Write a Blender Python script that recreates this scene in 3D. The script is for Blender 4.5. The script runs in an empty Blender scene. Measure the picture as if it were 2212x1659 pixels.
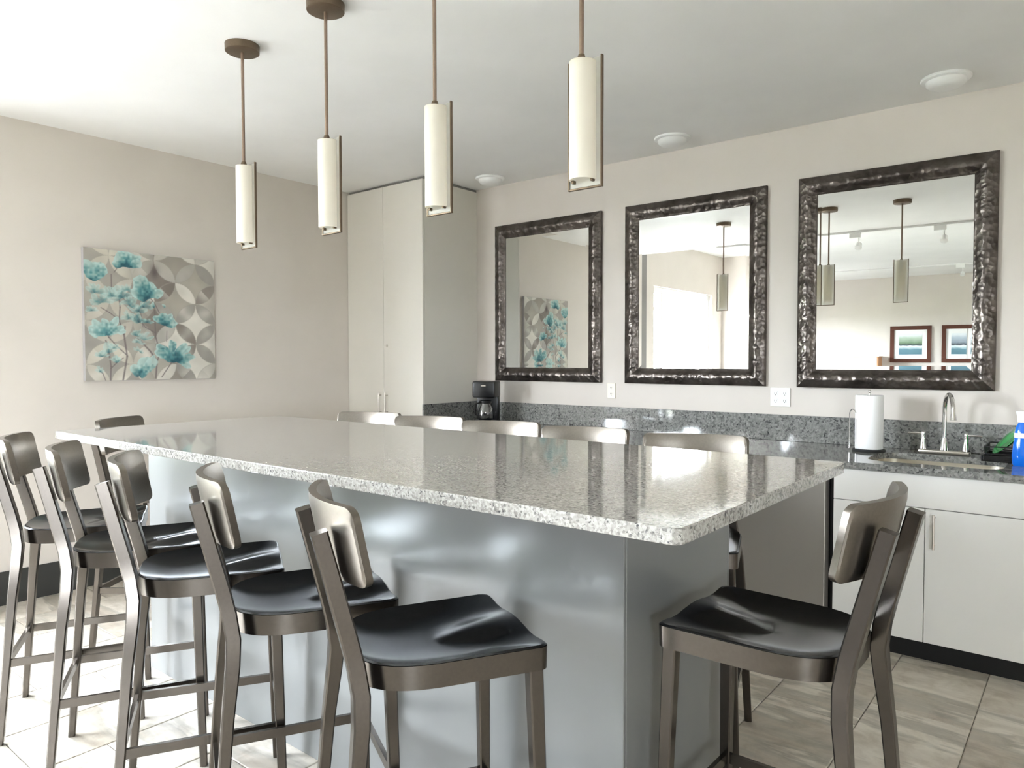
import bpy, bmesh, math, random
import numpy as np
from mathutils import Vector, Matrix, noise

random.seed(7)
scene = bpy.context.scene
COL = scene.collection
R = math.radians

# ------------------------------------------------------------------ camera
def make_camera():
    f_px, yaw, pitch, roll = 1565.0, R(-38.899), R(-1.8616), R(-0.0657)
    fwd = Vector((math.sin(yaw) * math.cos(pitch), math.cos(yaw) * math.cos(pitch), math.sin(pitch)))
    right = Vector((math.cos(yaw), -math.sin(yaw), 0))
    up = right.cross(fwd)
    r2 = right * math.cos(roll) + up * math.sin(roll)
    u2 = -right * math.sin(roll) + up * math.cos(roll)
    cam = bpy.data.cameras.new('camera')
    cam.sensor_width = 36.0
    cam.lens = f_px / 2212 * 36.0
    cam.clip_start = 0.02
    cam.clip_end = 500
    o = bpy.data.objects.new('camera', cam)
    m = Matrix((r2, u2, -fwd)).transposed().to_4x4()
    m.translation = Vector((4.7697, -4.3848, 1.3753))
    o.matrix_world = m
    COL.objects.link(o)
    scene.camera = o
make_camera()

# ------------------------------------------------------------------ world, exposure
w = bpy.data.worlds.new('world')
scene.world = w
w.use_nodes = True
nt = w.node_tree
bgn = nt.nodes['Background']
bgn.inputs['Color'].default_value = (0.84, 0.92, 1.0, 1)
bgn.inputs['Strength'].default_value = 24.0
vs = scene.view_settings
vs.view_transform = 'Standard'
vs.look = 'None'
vs.gamma = 1
vs.use_curve_mapping = False
vs.exposure = 2.18
scene.cycles.use_denoising = True
scene.cycles.diffuse_bounces = 6
scene.cycles.glossy_bounces = 6
scene.cycles.max_bounces = 12
scene.cycles.sample_clamp_indirect = 12

# window openings in the wall on the painting side: (y0, y1, z0, z1)
WIN = [(-6.72, -4.74, 0.42, 2.41), (-10.9, -9.3, 0.95, 2.30), (-4.10, -3.46, 0.72, 2.05)]
WIN_R = [(-8.3, -7.0, 0.90, 2.35)]          # unseen window added in the wall opposite the painting, as fill light
XR = 7.6
for (sx, y0, y1, z0, z1) in [(0,) + q for q in WIN] + [(1,) + q for q in WIN_R]:   # daylight portals filling the openings
    L = bpy.data.lights.new('window_daylight', 'AREA')
    L.shape = 'RECTANGLE'
    L.size = z1 - z0
    L.size_y = y1 - y0
    L.cycles.is_portal = True
    o = bpy.data.objects.new('window_daylight', L)
    o.location = (XR + 0.22 if sx else -0.22, (y0 + y1) / 2, (z0 + z1) / 2)
    o.rotation_euler = (0, R(90 if sx else -90), 0)
    COL.objects.link(o)

# ------------------------------------------------------------------ materials
def mat(name, col=(0.5, 0.5, 0.5), rough=0.5, metal=0.0, spec=0.5, coat=0.0, trans=0.0, ior=1.5, emit=None):
    m = bpy.data.materials.new(name)
    m.use_nodes = True
    b = m.node_tree.nodes['Principled BSDF']
    b.inputs['Base Color'].default_value = (*col, 1)
    b.inputs['Roughness'].default_value = rough
    b.inputs['Metallic'].default_value = metal
    b.inputs['Specular IOR Level'].default_value = spec
    b.inputs['Coat Weight'].default_value = coat
    b.inputs['Coat Roughness'].default_value = 0.06
    b.inputs['Transmission Weight'].default_value = trans
    b.inputs['IOR'].default_value = ior
    return m

def N(m, t, **kw):
    n = m.node_tree.nodes.new(t)
    for k, v in kw.items():
        setattr(n, k, v)
    return n

def L_(m, a, b):
    m.node_tree.links.new(a, b)

def bsdf(m):
    return m.node_tree.nodes['Principled BSDF']

def ramp(m, fac, stops, interp='LINEAR'):
    r = N(m, 'ShaderNodeValToRGB')
    cr = r.color_ramp
    cr.interpolation = interp
    while len(cr.elements) < len(stops):
        cr.elements.new(0.5)
    for e, (p, c) in zip(cr.elements, stops):
        e.position = p
        e.color = (*c, 1)
    L_(m, fac, r.inputs['Fac'])
    return r

def coords(m, kind='Object', scale=(1, 1, 1), loc=None):
    tc = N(m, 'ShaderNodeTexCoord')
    mp = N(m, 'ShaderNodeMapping')
    mp.inputs['Scale'].default_value = scale
    L_(m, tc.outputs[kind], mp.inputs['Vector'])
    return mp

def noise_tex(m, vec, scale, detail=4, rough=0.5, dist=0.0):
    n = N(m, 'ShaderNodeTexNoise')
    n.inputs['Scale'].default_value = scale
    n.inputs['Detail'].default_value = detail
    n.inputs['Roughness'].default_value = rough
    n.inputs['Distortion'].default_value = dist
    L_(m, vec, n.inputs['Vector'])
    return n

def bump(m, height, strength=0.2, dist=0.01):
    b = N(m, 'ShaderNodeBump')
    b.inputs['Strength'].default_value = strength
    b.inputs['Distance'].default_value = dist
    L_(m, height, b.inputs['Height'])
    L_(m, b.outputs['Normal'], bsdf(m).inputs['Normal'])

def paint(name, col, rough=0.6, var=0.03, bscale=180, bstr=0.06):
    m = mat(name, col, rough, spec=0.3)
    v = coords(m)
    n = noise_tex(m, v.outputs[0], 2.0, 3)
    r = ramp(m, n.outputs['Fac'], [(0.3, tuple(c * (1 - var) for c in col)), (0.7, tuple(min(1, c * (1 + var)) for c in col))])
    L_(m, r.outputs['Color'], bsdf(m).inputs['Base Color'])
    n2 = noise_tex(m, v.outputs[0], bscale, 2)
    bump(m, n2.outputs['Fac'], bstr, 0.002)
    return m

def granite(name, dark, mid, light, rough=0.07, scale=1.0):
    m = mat(name, mid, rough, spec=0.5, coat=0.3)
    v = coords(m)
    n1 = noise_tex(m, v.outputs[0], 70 * scale, 5, 0.7, 0.6)
    r1 = ramp(m, n1.outputs['Fac'], [(0.30, dark), (0.42, mid), (0.56, mid), (0.68, light)])
    vo = N(m, 'ShaderNodeTexVoronoi')
    vo.inputs['Scale'].default_value = 95 * scale
    L_(m, v.outputs[0], vo.inputs['Vector'])
    r2 = ramp(m, vo.outputs['Color'], [(0.15, dark), (0.3, mid), (0.6, light), (0.85, mid)])
    mx = N(m, 'ShaderNodeMix', data_type='RGBA')
    mx.inputs['Factor'].default_value = 0.5
    L_(m, r1.outputs['Color'], mx.inputs[6])
    L_(m, r2.outputs['Color'], mx.inputs[7])
    n3 = noise_tex(m, v.outputs[0], 34 * scale, 3, 0.6, 1.2)
    r3 = ramp(m, n3.outputs['Fac'], [(0.60, (0, 0, 0)), (0.68, (1, 1, 1))])
    mx2 = N(m, 'ShaderNodeMix', data_type='RGBA')
    L_(m, r3.outputs['Color'], mx2.inputs['Factor'])
    L_(m, mx.outputs[2], mx2.inputs[6])
    mx2.inputs[7].default_value = (*dark, 1)
    L_(m, mx2.outputs[2], bsdf(m).inputs['Base Color'])
    return m

def brushed(name, col, rough=0.3, metal=1.0):
    m = mat(name, col, rough, metal)
    v = coords(m)
    n = noise_tex(m, v.outputs[0], 140, 3)
    r = ramp(m, n.outputs['Fac'], [(0.3, tuple(c * 0.95 for c in col)), (0.7, tuple(min(1, c * 1.05) for c in col))])
    L_(m, r.outputs['Color'], bsdf(m).inputs['Base Color'])
    return m

def pane_mat(name, tint=(1, 1, 1), gloss=0.08):
    m = bpy.data.materials.new(name)
    m.use_nodes = True
    t = m.node_tree
    t.nodes.clear()
    out = t.nodes.new('ShaderNodeOutputMaterial')
    tr = t.nodes.new('ShaderNodeBsdfTransparent')
    tr.inputs['Color'].default_value = (*tint, 1)
    gl = t.nodes.new('ShaderNodeBsdfGlossy')
    gl.inputs['Roughness'].default_value = 0.02
    mx = t.nodes.new('ShaderNodeMixShader')
    mx.inputs[0].default_value = gloss
    t.links.new(tr.outputs[0], mx.inputs[1])
    t.links.new(gl.outputs[0], mx.inputs[2])
    t.links.new(mx.outputs[0], out.inputs[0])
    return m

def milky(name, col, transl=0.45, rough=0.4, see=0.0):
    m = bpy.data.materials.new(name)
    m.use_nodes = True
    t = m.node_tree
    b = t.nodes['Principled BSDF']
    b.inputs['Base Color'].default_value = (*col, 1)
    b.inputs['Roughness'].default_value = rough
    tl = t.nodes.new('ShaderNodeBsdfTranslucent')
    tl.inputs['Color'].default_value = (*col, 1)
    mx = t.nodes.new('ShaderNodeMixShader')
    mx.inputs[0].default_value = transl
    t.links.new(b.outputs[0], mx.inputs[1])
    t.links.new(tl.outputs[0], mx.inputs[2])
    last = mx
    if see:
        tr = t.nodes.new('ShaderNodeBsdfTransparent')
        m2 = t.nodes.new('ShaderNodeMixShader')
        m2.inputs[0].default_value = see
        t.links.new(mx.outputs[0], m2.inputs[1])
        t.links.new(tr.outputs[0], m2.inputs[2])
        last = m2
    t.links.new(last.outputs[0], t.nodes['Material Output'].inputs[0])
    return m

M = {}
M['wall'] = paint('wall_paint', (0.66, 0.61, 0.56))
M['ceiling'] = paint('ceiling_paint', (0.84, 0.835, 0.82))
M['laminate'] = paint('cabinet_laminate', (0.72, 0.69, 0.63), 0.38, 0.01, 300, 0.02)
M['white_lam'] = paint('white_laminate', (0.80, 0.79, 0.765), 0.35, 0.01, 300, 0.02)
M['base_dark'] = paint('baseboard_vinyl', (0.045, 0.045, 0.042), 0.5)
M['toe'] = paint('toe_kick_vinyl', (0.012, 0.012, 0.012), 0.5)
M['island'] = paint('island_panel', (0.145, 0.148, 0.147), 0.29, 0.02, 60, 0.005)
bsdf(M['island']).inputs['Specular IOR Level'].default_value = 0.8
M['granite_island'] = granite('island_granite', (0.06, 0.06, 0.065), (0.31, 0.295, 0.27), (0.60, 0.585, 0.55), 0.05, 2.0)
M['granite_back'] = granite('counter_granite', (0.038, 0.039, 0.040), (0.19, 0.19, 0.18), (0.40, 0.40, 0.38), 0.05, 1.0)
M['frame_metal'] = brushed('stool_metal', (0.112, 0.099, 0.087), 0.27)
M['plate_metal_lit'] = brushed('stool_metal_lit', (0.24, 0.215, 0.188), 0.36)  # same metal as the frame, lightened to paint in the backrests' reflected brightness
M['seat_metal'] = brushed('stool_seat_metal', (0.085, 0.089, 0.098), 0.16)
M['black'] = mat('black_plastic', (0.004, 0.004, 0.005), 0.32)
M['rubber'] = mat('black_rubber', (0.01, 0.01, 0.01), 0.7)
M['chrome'] = mat('chrome', (0.72, 0.71, 0.70), 0.12, 1.0)
M['nickel'] = mat('brushed_nickel', (0.62, 0.58, 0.53), 0.28, 1.0)
M['steel'] = mat('stainless_steel', (0.40, 0.375, 0.34), 0.42, 0.55)
M['bronze'] = brushed('pendant_bronze', (0.17, 0.125, 0.085), 0.42, 0.8)
M['rod'] = brushed('pendant_rod', (0.30, 0.22, 0.17), 0.42, 0.8)
M['shade'] = milky('pendant_shade_glass', (0.95, 0.91, 0.83), 0.35, 0.35)
M['panel'] = milky('pendant_panel_glass', (0.85, 0.84, 0.78), 0.5, 0.3, 0.45)
M['white_plastic'] = mat('white_plastic', (0.86, 0.86, 0.85), 0.35)
M['ivory'] = mat('ivory_plastic', (0.80, 0.75, 0.64), 0.4)
M['slot'] = mat('outlet_slot', (0.05, 0.05, 0.05), 0.6)
M['outlet_face'] = mat('outlet_face', (0.74, 0.74, 0.73), 0.35)
M['mirror'] = mat('mirror_silver', (0.78, 0.79, 0.775), 0.0, 1.0)
M['paper'] = paint('paper_towel', (0.90, 0.90, 0.90), 0.9, 0.02, 90, 0.3)
M['wood'] = paint('brown_wood', (0.10, 0.035, 0.022), 0.4)
M['grey_pil'] = paint('grey_pilaster_paint', (0.22, 0.21, 0.20), 0.5)
M['win_frame'] = mat('window_frame_white', (0.80, 0.80, 0.80), 0.35)
M['glass'] = pane_mat('window_glass')
M['carafe'] = pane_mat('carafe_glass', (0.55, 0.57, 0.6), 0.25)
M['blue'] = mat('blue_soap', (0.0, 0.15, 0.72), 0.12, coat=0.5)
M['green'] = mat('green_plastic', (0.01, 0.30, 0.05), 0.2, coat=0.4)
M['sink'] = mat('sink_steel', (0.75, 0.70, 0.60), 0.3, 0.9)
M['cream_panel'] = paint('cream_panel', (0.74, 0.62, 0.50), 0.5)
M['mat_board'] = mat('mat_board', (0.85, 0.85, 0.83), 0.8)

# hammered bronze of the mirror frames
def hammered():
    m = mat('hammered_bronze', (0.12, 0.095, 0.08), 0.31, 0.9)
    v = coords(m)
    vo = N(m, 'ShaderNodeTexVoronoi')
    vo.inputs['Scale'].default_value = 42
    L_(m, v.outputs[0], vo.inputs['Vector'])
    n = noise_tex(m, v.outputs[0], 9, 3)
    r = ramp(m, n.outputs['Fac'], [(0.3, (0.055, 0.046, 0.041)), (0.7, (0.175, 0.152, 0.137))])
    L_(m, r.outputs['Color'], bsdf(m).inputs['Base Color'])
    bump(m, vo.outputs['Distance'], 0.55, 0.006)
    return m
M['hammered'] = hammered()

# stone look floor tile: bands running along X, each tile its own cut of the stone
def tile_mat():
    m = mat('stone_tile', (0.6, 0.56, 0.5), 0.34, spec=0.4)
    oi = N(m, 'ShaderNodeObjectInfo')
    tc = N(m, 'ShaderNodeTexCoord')
    off = N(m, 'ShaderNodeVectorMath', operation='SCALE')
    off.inputs[0].default_value = (37, 71, 13)
    L_(m, oi.outputs['Random'], off.inputs['Scale'])
    ad = N(m, 'ShaderNodeVectorMath', operation='ADD')
    L_(m, tc.outputs['Object'], ad.inputs[0])
    L_(m, off.outputs[0], ad.inputs[1])
    mp = N(m, 'ShaderNodeMapping')
    mp.inputs['Scale'].default_value = (0.5, 2.7, 1)
    mp.inputs['Rotation'].default_value = (0, 0, 0.05)
    L_(m, ad.outputs[0], mp.inputs['Vector'])
    n1 = noise_tex(m, mp.outputs[0], 1.5, 5, 0.6, 0.3)
    r1 = ramp(m, n1.outputs['Fac'], [(0.28, (0.36, 0.31, 0.255)), (0.40, (0.54, 0.485, 0.41)), (0.47, (0.43, 0.40, 0.345)),
                                    (0.52, (0.74, 0.69, 0.61)), (0.62, (0.60, 0.545, 0.47)), (0.75, (0.78, 0.74, 0.67))])
    n2 = noise_tex(m, ad.outputs[0], 9, 5, 0.65, 0.4)
    r2 = ramp(m, n2.outputs['Fac'], [(0.32, (0.70, 0.66, 0.62)), (0.55, (1, 1, 1)), (0.75, (1.0, 1.0, 1.0))])
    mx = N(m, 'ShaderNodeMix', data_type='RGBA', blend_type='MULTIPLY')
    mx.inputs['Factor'].default_value = 0.8
    L_(m, r1.outputs['Color'], mx.inputs[6])
    L_(m, r2.outputs['Color'], mx.inputs[7])
    L_(m, mx.outputs[2], bsdf(m).inputs['Base Color'])
    n3 = noise_tex(m, ad.outputs[0], 30, 3)
    bump(m, n3.outputs['Fac'], 0.06, 0.004)
    return m
M['tile'] = tile_mat()
M['added_carpet'] = paint('added_carpet', (0.13, 0.12, 0.11), 0.95, 0.15, 300, 0.4)
M['grout'] = paint('grout', (0.30, 0.27, 0.235), 0.8)
M['grass'] = paint('grass', (0.12, 0.135, 0.08), 0.9, 0.3)
M['concrete'] = paint('added_patio_concrete', (0.20, 0.19, 0.18), 0.8)
M['leaf'] = paint('leaf', (0.10, 0.20, 0.05), 0.8, 0.3)
M['bark'] = paint('bark', (0.12, 0.08, 0.05), 0.9)

# ------------------------------------------------------------------ mesh helpers
class MB:
    def __init__(s):
        s.v, s.f, s.flat = [], [], False
    def add(s, vs, fs):
        b = len(s.v)
        s.v += [tuple(v) for v in vs]
        s.f += [tuple(i + b for i in f) for f in fs]
        return s
    def box(s, x0, x1, y0, y1, z0, z1):
        return s.add([(x0, y0, z0), (x1, y0, z0), (x1, y1, z0), (x0, y1, z0), (x0, y0, z1), (x1, y0, z1), (x1, y1, z1), (x0, y1, z1)],
                     [(0, 3, 2, 1), (4, 5, 6, 7), (0, 1, 5, 4), (1, 2, 6, 5), (2, 3, 7, 6), (3, 0, 4, 7)])
    def rbox(s, x0, x1, y0, y1, z0, z1, r=0.003, seg=2):
        s.flat = True
        bm = bmesh.new()
        bmesh.ops.create_cube(bm, size=1)
        for v in bm.verts:
            v.co = Vector(((x0 + x1) / 2 + v.co.x * (x1 - x0), (y0 + y1) / 2 + v.co.y * (y1 - y0), (z0 + z1) / 2 + v.co.z * (z1 - z0)))
        bmesh.ops.bevel(bm, geom=list(bm.edges), offset=r, segments=seg, affect='EDGES', profile=0.5)
        bm.verts.index_update()
        s.add([v.co[:] for v in bm.verts], [[v.index for v in f.verts] for f in bm.faces])
        bm.free()
        return s
    def lathe(s, prof, cx=0, cy=0, cz=0, n=32, cap0=True, cap1=True):
        vs, fs = [], []
        for (r, z) in prof:
            for k in range(n):
                a = 2 * math.pi * k / n
                vs.append((cx + r * math.cos(a), cy + r * math.sin(a), cz + z))
        for i in range(len(prof) - 1):
            for k in range(n):
                k2 = (k + 1) % n
                fs.append((i * n + k, i * n + k2, (i + 1) * n + k2, (i + 1) * n + k))
        if cap0:
            fs.append(tuple(range(n - 1, -1, -1)))
        if cap1:
            fs.append(tuple((len(prof) - 1) * n + k for k in range(n)))
        return s.add(vs, fs)
    def sweep(s, path, prof, xdir=None, caps=True, closed=False):
        """prof: list of (a,b) or a list of such lists per path point"""
        path = [Vector(p) for p in path]
        n = len(path)
        per = isinstance(prof[0][0], (tuple, list))
        m = len(prof[0]) if per else len(prof)
        vs, fs = [], []
        ref = Vector(xdir) if xdir else None
        for i, p in enumerate(path):
            if closed:
                t = (path[(i + 1) % n] - path[i - 1]).normalized()
            else:
                t = (path[min(i + 1, n - 1)] - path[max(i - 1, 0)]).normalized()
            if ref is None:
                ref = Vector((0, 0, 1)) if abs(t.z) < 0.9 else Vector((1, 0, 0))
            a = (ref - t * ref.dot(t)).normalized()
            b = t.cross(a)
            if xdir is None:
                ref = a
            pr = prof[i] if per else prof
            for (u, v) in pr:
                vs.append(p + a * u + b * v)
        rings = n if closed else n - 1
        for i in range(rings):
            j = (i + 1) % n
            for k in range(m):
                k2 = (k + 1) % m
                fs.append((i * m + k, i * m + k2, j * m + k2, j * m + k))
        if caps and not closed:
            fs.append(tuple(range(m - 1, -1, -1)))
            fs.append(tuple((n - 1) * m + k for k in range(m)))
        return s.add(vs, fs)
    def tube(s, path, r, n=10, closed=False):
        rs = r if isinstance(r, (list, tuple)) else [r] * len(path)
        prof = [[(q * math.cos(2 * math.pi * k / n), q * math.sin(2 * math.pi * k / n)) for k in range(n)] for q in rs]
        return s.sweep(path, prof, closed=closed)
    def prism(s, poly, z0, z1):
        n = len(poly)
        return s.add([(x, y, z0) for x, y in poly] + [(x, y, z1) for x, y in poly],
                     [tuple(range(n - 1, -1, -1)), tuple(range(n, 2 * n))] + [(k, (k + 1) % n, n + (k + 1) % n, n + k) for k in range(n)])
    def xform(s, mtx):
        s.v = [tuple(mtx @ Vector(v)) for v in s.v]
        return s
    def mesh(s, name, m=None, smooth=35, fix=True):
        me = bpy.data.meshes.new(name)
        me.from_pydata(s.v, [], s.f)
        if fix:
            bm = bmesh.new()
            bm.from_mesh(me)
            bmesh.ops.recalc_face_normals(bm, faces=list(bm.faces))
            bm.to_mesh(me)
            bm.free()
        if m:
            me.materials.append(M[m] if isinstance(m, str) else m)
        if smooth:
            if s.flat:
                smooth = min(smooth, 18)
            me.polygons.foreach_set('use_smooth', [True] * len(me.polygons))
            me.set_sharp_from_angle(angle=R(smooth))
        me.update()
        return me
    def build(s, name, m, parent=None, smooth=35, fix=True):
        o = bpy.data.objects.new(name, s.mesh(name, m, smooth, fix))
        COL.objects.link(o)
        if parent:
            o.parent = parent
        return o

def tag(o, label=None, cat=None, group=None, kind=None):
    if label: o['label'] = label
    if cat: o['category'] = cat
    if group: o['group'] = group
    if kind: o['kind'] = kind
    return o

def thing(name, label, cat, loc=(0, 0, 0), rz=0, group=None):
    o = bpy.data.objects.new(name, None)
    o.empty_display_size = 0.05
    COL.objects.link(o)
    o.location = loc
    o.rotation_euler = (0, 0, rz)
    return tag(o, label, cat, group)

def copy_tree(o, parent=None):
    c = o.copy()
    COL.objects.link(c)
    c.parent = parent
    for ch in list(o.children):
        copy_tree(ch, c)
    return c

def struct(name, mb, m, smooth=0, parent=None):
    o = mb.build(name, m, parent, smooth)
    if not parent:
        o['kind'] = 'structure'
    return o

def rrect(x0, x1, y0, y1, r, n=6):
    pts = []
    for cx, cy, a0 in ((x1 - r, y1 - r, 0), (x0 + r, y1 - r, 90), (x0 + r, y0 + r, 180), (x1 - r, y0 + r, 270)):
        for k in range(n + 1):
            a = R(a0 + 90 * k / n)
            pts.append((cx + r * math.cos(a), cy + r * math.sin(a)))
    return pts

# ------------------------------------------------------------------ room shell
H, H2 = 2.74, 3.05
YF, YS = -12.1, -4.06         # right wall, far wall, edge of the lower kitchen ceiling
floor = struct('floor', MB().box(-0.2, XR + 0.2, YF - 0.2, 0.2, -0.12, -0.005), 'grout')

# floor tiles, three-step stagger, long side across the room
TW, TL, GAP = 0.343, 0.686, 0.0035
tcache = {}
def tile_mesh(w_, l_):
    key = (round(w_, 4), round(l_, 4))
    if key not in tcache:
        b = 0.0025
        hw, hl = w_ / 2, l_ / 2
        v = [(-hw, -hl, -0.005), (hw, -hl, -0.005), (hw, hl, -0.005), (-hw, hl, -0.005),
             (-hw, -hl, -b), (hw, -hl, -b), (hw, hl, -b), (-hw, hl, -b),
             (-hw + b, -hl + b, 0), (hw - b, -hl + b, 0), (hw - b, hl - b, 0), (-hw + b, hl - b, 0)]
        f = []
        for a, c in ((0, 4), (4, 8)):
            for k in range(4):
                f.append((a + k, a + (k + 1) % 4, c + (k + 1) % 4, c + k))
        f.append((8, 9, 10, 11))
        tcache[key] = MB().add(v, f).mesh('tile', 'tile', 0)
    return tcache[key]
for k in range(-5, 12):
    xa, xb = 1.687 + TW * k, 1.687 + TW * (k + 1)
    xa = max(xa, 0.0)
    if xb - xa < 0.02:
        continue
    ys = -3.535 + 0.229 * (k % 3)
    for j in range(-3, 7):
        ya, yb = ys + TL * j, ys + TL * (j + 1)
        yb = min(yb, 0.0)
        ya = max(ya, -5.3)
        if yb - ya < 0.03:
            continue
        o = bpy.data.objects.new('tile', tile_mesh(xb - xa - 2 * GAP * 0.5, yb - ya - 2 * GAP * 0.5))
        o.location = ((xa + xb) / 2, (ya + yb) / 2, 0)
        o.parent = floor
        COL.objects.link(o)
xe = 1.687 + TW * 12                    # remaining floor of the room, out of the picture
struct('floor_tiling', MB().box(xe, XR, -5.3, 0, -0.005, 0), 'tile')
struct('floor_added_carpet', MB().box(0, XR, YF, -5.3, -0.005, 0.003), 'added_carpet')  # unseen dark carpet, added to cut light bouncing off the rear floor

struct('ceiling', MB().box(-0.2, XR + 0.2, YS, 0.2, H, H2 + 0.2).box(-0.2, XR + 0.2, YF - 0.2, YS, H2, H2 + 0.2), 'ceiling')
struct('wall_mirror', MB().box(-0.2, XR + 0.2, 0, 0.2, 0, H), 'wall')
rw = MB()
for (y0, y1, z0, z1) in WIN_R:
    rw.box(XR, XR + 0.2, YF, y0, 0, H2).box(XR, XR + 0.2, y1, 0, 0, H2).box(XR, XR + 0.2, y0, y1, 0, z0).box(XR, XR + 0.2, y0, y1, z1, H2)
struct('wall_right', rw, 'wall')
struct('wall_far', MB().box(-0.2, XR + 0.2, YF - 0.2, YF, 0, H2), 'wall')
mb = MB()
edges = [YF]
for (y0, y1, z0, z1) in sorted(WIN):
    mb.box(-0.2, 0, edges[-1], y0, 0, H2)
    mb.box(-0.2, 0, y0, y1, 0, z0)
    mb.box(-0.2, 0, y0, y1, z1, H2)
    edges.append(y1)
mb.box(-0.2, 0, edges[-1], 0, 0, H)
struct('wall_left', mb, 'wall')
struct('wall_stub', MB().box(0, 0.85, -7.45, -7.1, 0, H2), 'wall')
struct('trim_1', MB().rbox(0, 0.07, -4.40, -4.24, 0, H2, 0.004), 'grey_pil')
struct('baseboard_left', MB().rbox(0, 0.012, -4.24, -0.61, 0, 0.19, 0.003), 'base_dark')
struct('baseboard_stub', MB().rbox(0.012, 0.85, -7.1, -7.088, 0, 0.19, 0.003), 'base_dark')
struct('baseboard_far', MB().rbox(0, XR, YF, YF + 0.012, 0, 0.19, 0.003), 'base_dark')

for i, (y0, y1, z0, z1) in enumerate(WIN_R):
    wo = MB().rbox(XR + 0.06, XR + 0.15, y0, y0 + 0.07, z0, z1, 0.004).rbox(XR + 0.06, XR + 0.15, y1 - 0.07, y1, z0, z1, 0.004).rbox(XR + 0.06, XR + 0.15, y0 + 0.07, y1 - 0.07, z0, z0 + 0.07, 0.004).rbox(XR + 0.06, XR + 0.15, y0 + 0.07, y1 - 0.07, z1 - 0.07, z1, 0.004).build('window_4', 'win_frame', None, 30)
    wo['kind'] = 'structure'
    MB().rbox(XR + 0.065, XR + 0.145, (y0 + y1) / 2 - 0.035, (y0 + y1) / 2 + 0.035, z0 + 0.07, z1 - 0.07, 0.004).build('mullion', 'win_frame', wo, 30)
    for a, b in ((y0 + 0.07, (y0 + y1) / 2 - 0.035), ((y0 + y1) / 2 + 0.035, y1 - 0.07)):
        MB().box(XR + 0.104, XR + 0.108, a, b, z0 + 0.07, z1 - 0.07).build('pane', 'glass', wo, 0)
for i, (y0, y1, z0, z1) in enumerate(WIN):
    fr = MB()
    t = 0.07
    fr.rbox(-0.15, -0.06, y0, y0 + t, z0, z1, 0.004).rbox(-0.15, -0.06, y1 - t, y1, z0, z1, 0.004)
    fr.rbox(-0.15, -0.06, y0 + t, y1 - t, z0, z0 + t, 0.004).rbox(-0.15, -0.06, y0 + t, y1 - t, z1 - t, z1, 0.004)
    wo = fr.build('window_%d' % (i + 1), 'win_frame', None, 30)
    wo['kind'] = 'structure'
    mull = [[y1 - 0.36], [y0 + 0.8], []][i]
    ys = [y0 + t] + [m_ for m_ in mull for _ in (0, 1)] + [y1 - t]
    for m_ in mull:
        MB().rbox(-0.145, -0.065, m_ - 0.035, m_ + 0.035, z0 + t, z1 - t, 0.004).build('mullion', 'win_frame', wo, 30)
    if i == 0:
        MB().rbox(-0.14, -0.07, mull[0] + 0.035, y1 - t, 2.08, 2.13, 0.004).build('transom_bar', 'win_frame', wo, 30)
    MB().rbox(-0.05, 0.03, y0 - 0.03, y1 + 0.03, z0 - 0.03, z0, 0.005).build('window_sill', 'win_frame', wo, 30)
    edges = [y0 + t] + mull + [y1 - t]
    for a, b in zip(edges[:-1], edges[1:]):
        a2 = a + (0.035 if a in mull else 0)
        b2 = b - (0.035 if b in mull else 0)
        MB().box(-0.108, -0.104, a2, b2, z0 + t, z1 - t).build('pane', 'glass', wo, 0)

# outdoors beyond the windows
struct('ground', MB().box(-160, -4.6, -110, 90, -1.4, -1.2), 'grass')
struct('added_patio', MB().box(-4.6, -0.2, -30, 20, -0.4, -0.15), 'concrete')  # unseen paving, added so the light bouncing indoors stays neutral
struct('lawn', MB().box(XR + 0.2, 120, -110, 90, -0.6, -0.4), 'grass')

# ------------------------------------------------------------------ island
IX0, IX1, IY0, IY1, IZ = 1.20, 4.185, -3.175, -2.052, 1.067
BX0, BX1, BY0, BY1 = 1.49, 3.911, -2.90, -2.27
isl = thing('island_countertop', 'long polished speckled granite slab on top of the grey island', 'countertop', ((IX0 + IX1) / 2, (IY0 + IY1) / 2, IZ - 0.032))
def rel(o, mb):
    return mb.xform(Matrix.Translation(-Vector(o.location)))
top = bmesh.new()
pts = rrect(IX0, IX1, IY0, IY1, 0.022, 5)
fv = [top.verts.new((x, y, IZ - 0.032)) for x, y in pts]
fc = top.faces.new(fv)
ex = bmesh.ops.extrude_face_region(top, geom=[fc])
for v in [g for g in ex['geom'] if isinstance(g, bmesh.types.BMVert)]:
    v.co.z = IZ
top.normal_update()
ed = [e for e in top.edges if all(abs(v.co.z - IZ) < 1e-5 for v in e.verts) or all(abs(v.co.z - IZ + 0.032) < 1e-5 for v in e.verts)]
bmesh.ops.bevel(top, geom=ed, offset=0.003, segments=2, affect='EDGES', profile=0.5)
top.verts.index_update()
mb = MB().add([v.co[:] for v in top.verts], [[v.index for v in f.verts] for f in top.faces])
rel(isl, mb).build('slab', 'granite_island', isl, 12)
top.free()
ib = thing('kitchen_island', 'grey panelled island base under the long granite slab', 'island', ((BX0 + BX1) / 2, (BY0 + BY1) / 2, 0))
ZB = IZ - 0.033
rel(ib, MB().box(BX0 + 0.012, BX1 - 0.012, BY0 + 0.012, BY1 - 0.012, 0.0, ZB)).build('carcass', 'island', ib, 0)
rel(ib, MB().rbox(BX0, BX1, BY0, BY0 + 0.012, 0.0, ZB, 0.0015, 1)).build('side_panel', 'island', ib, 30)
rel(ib, MB().rbox(BX0, BX1, BY1 - 0.012, BY1, 0.0, ZB, 0.0015, 1)).build('side_panel', 'island', ib, 30)
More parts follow.
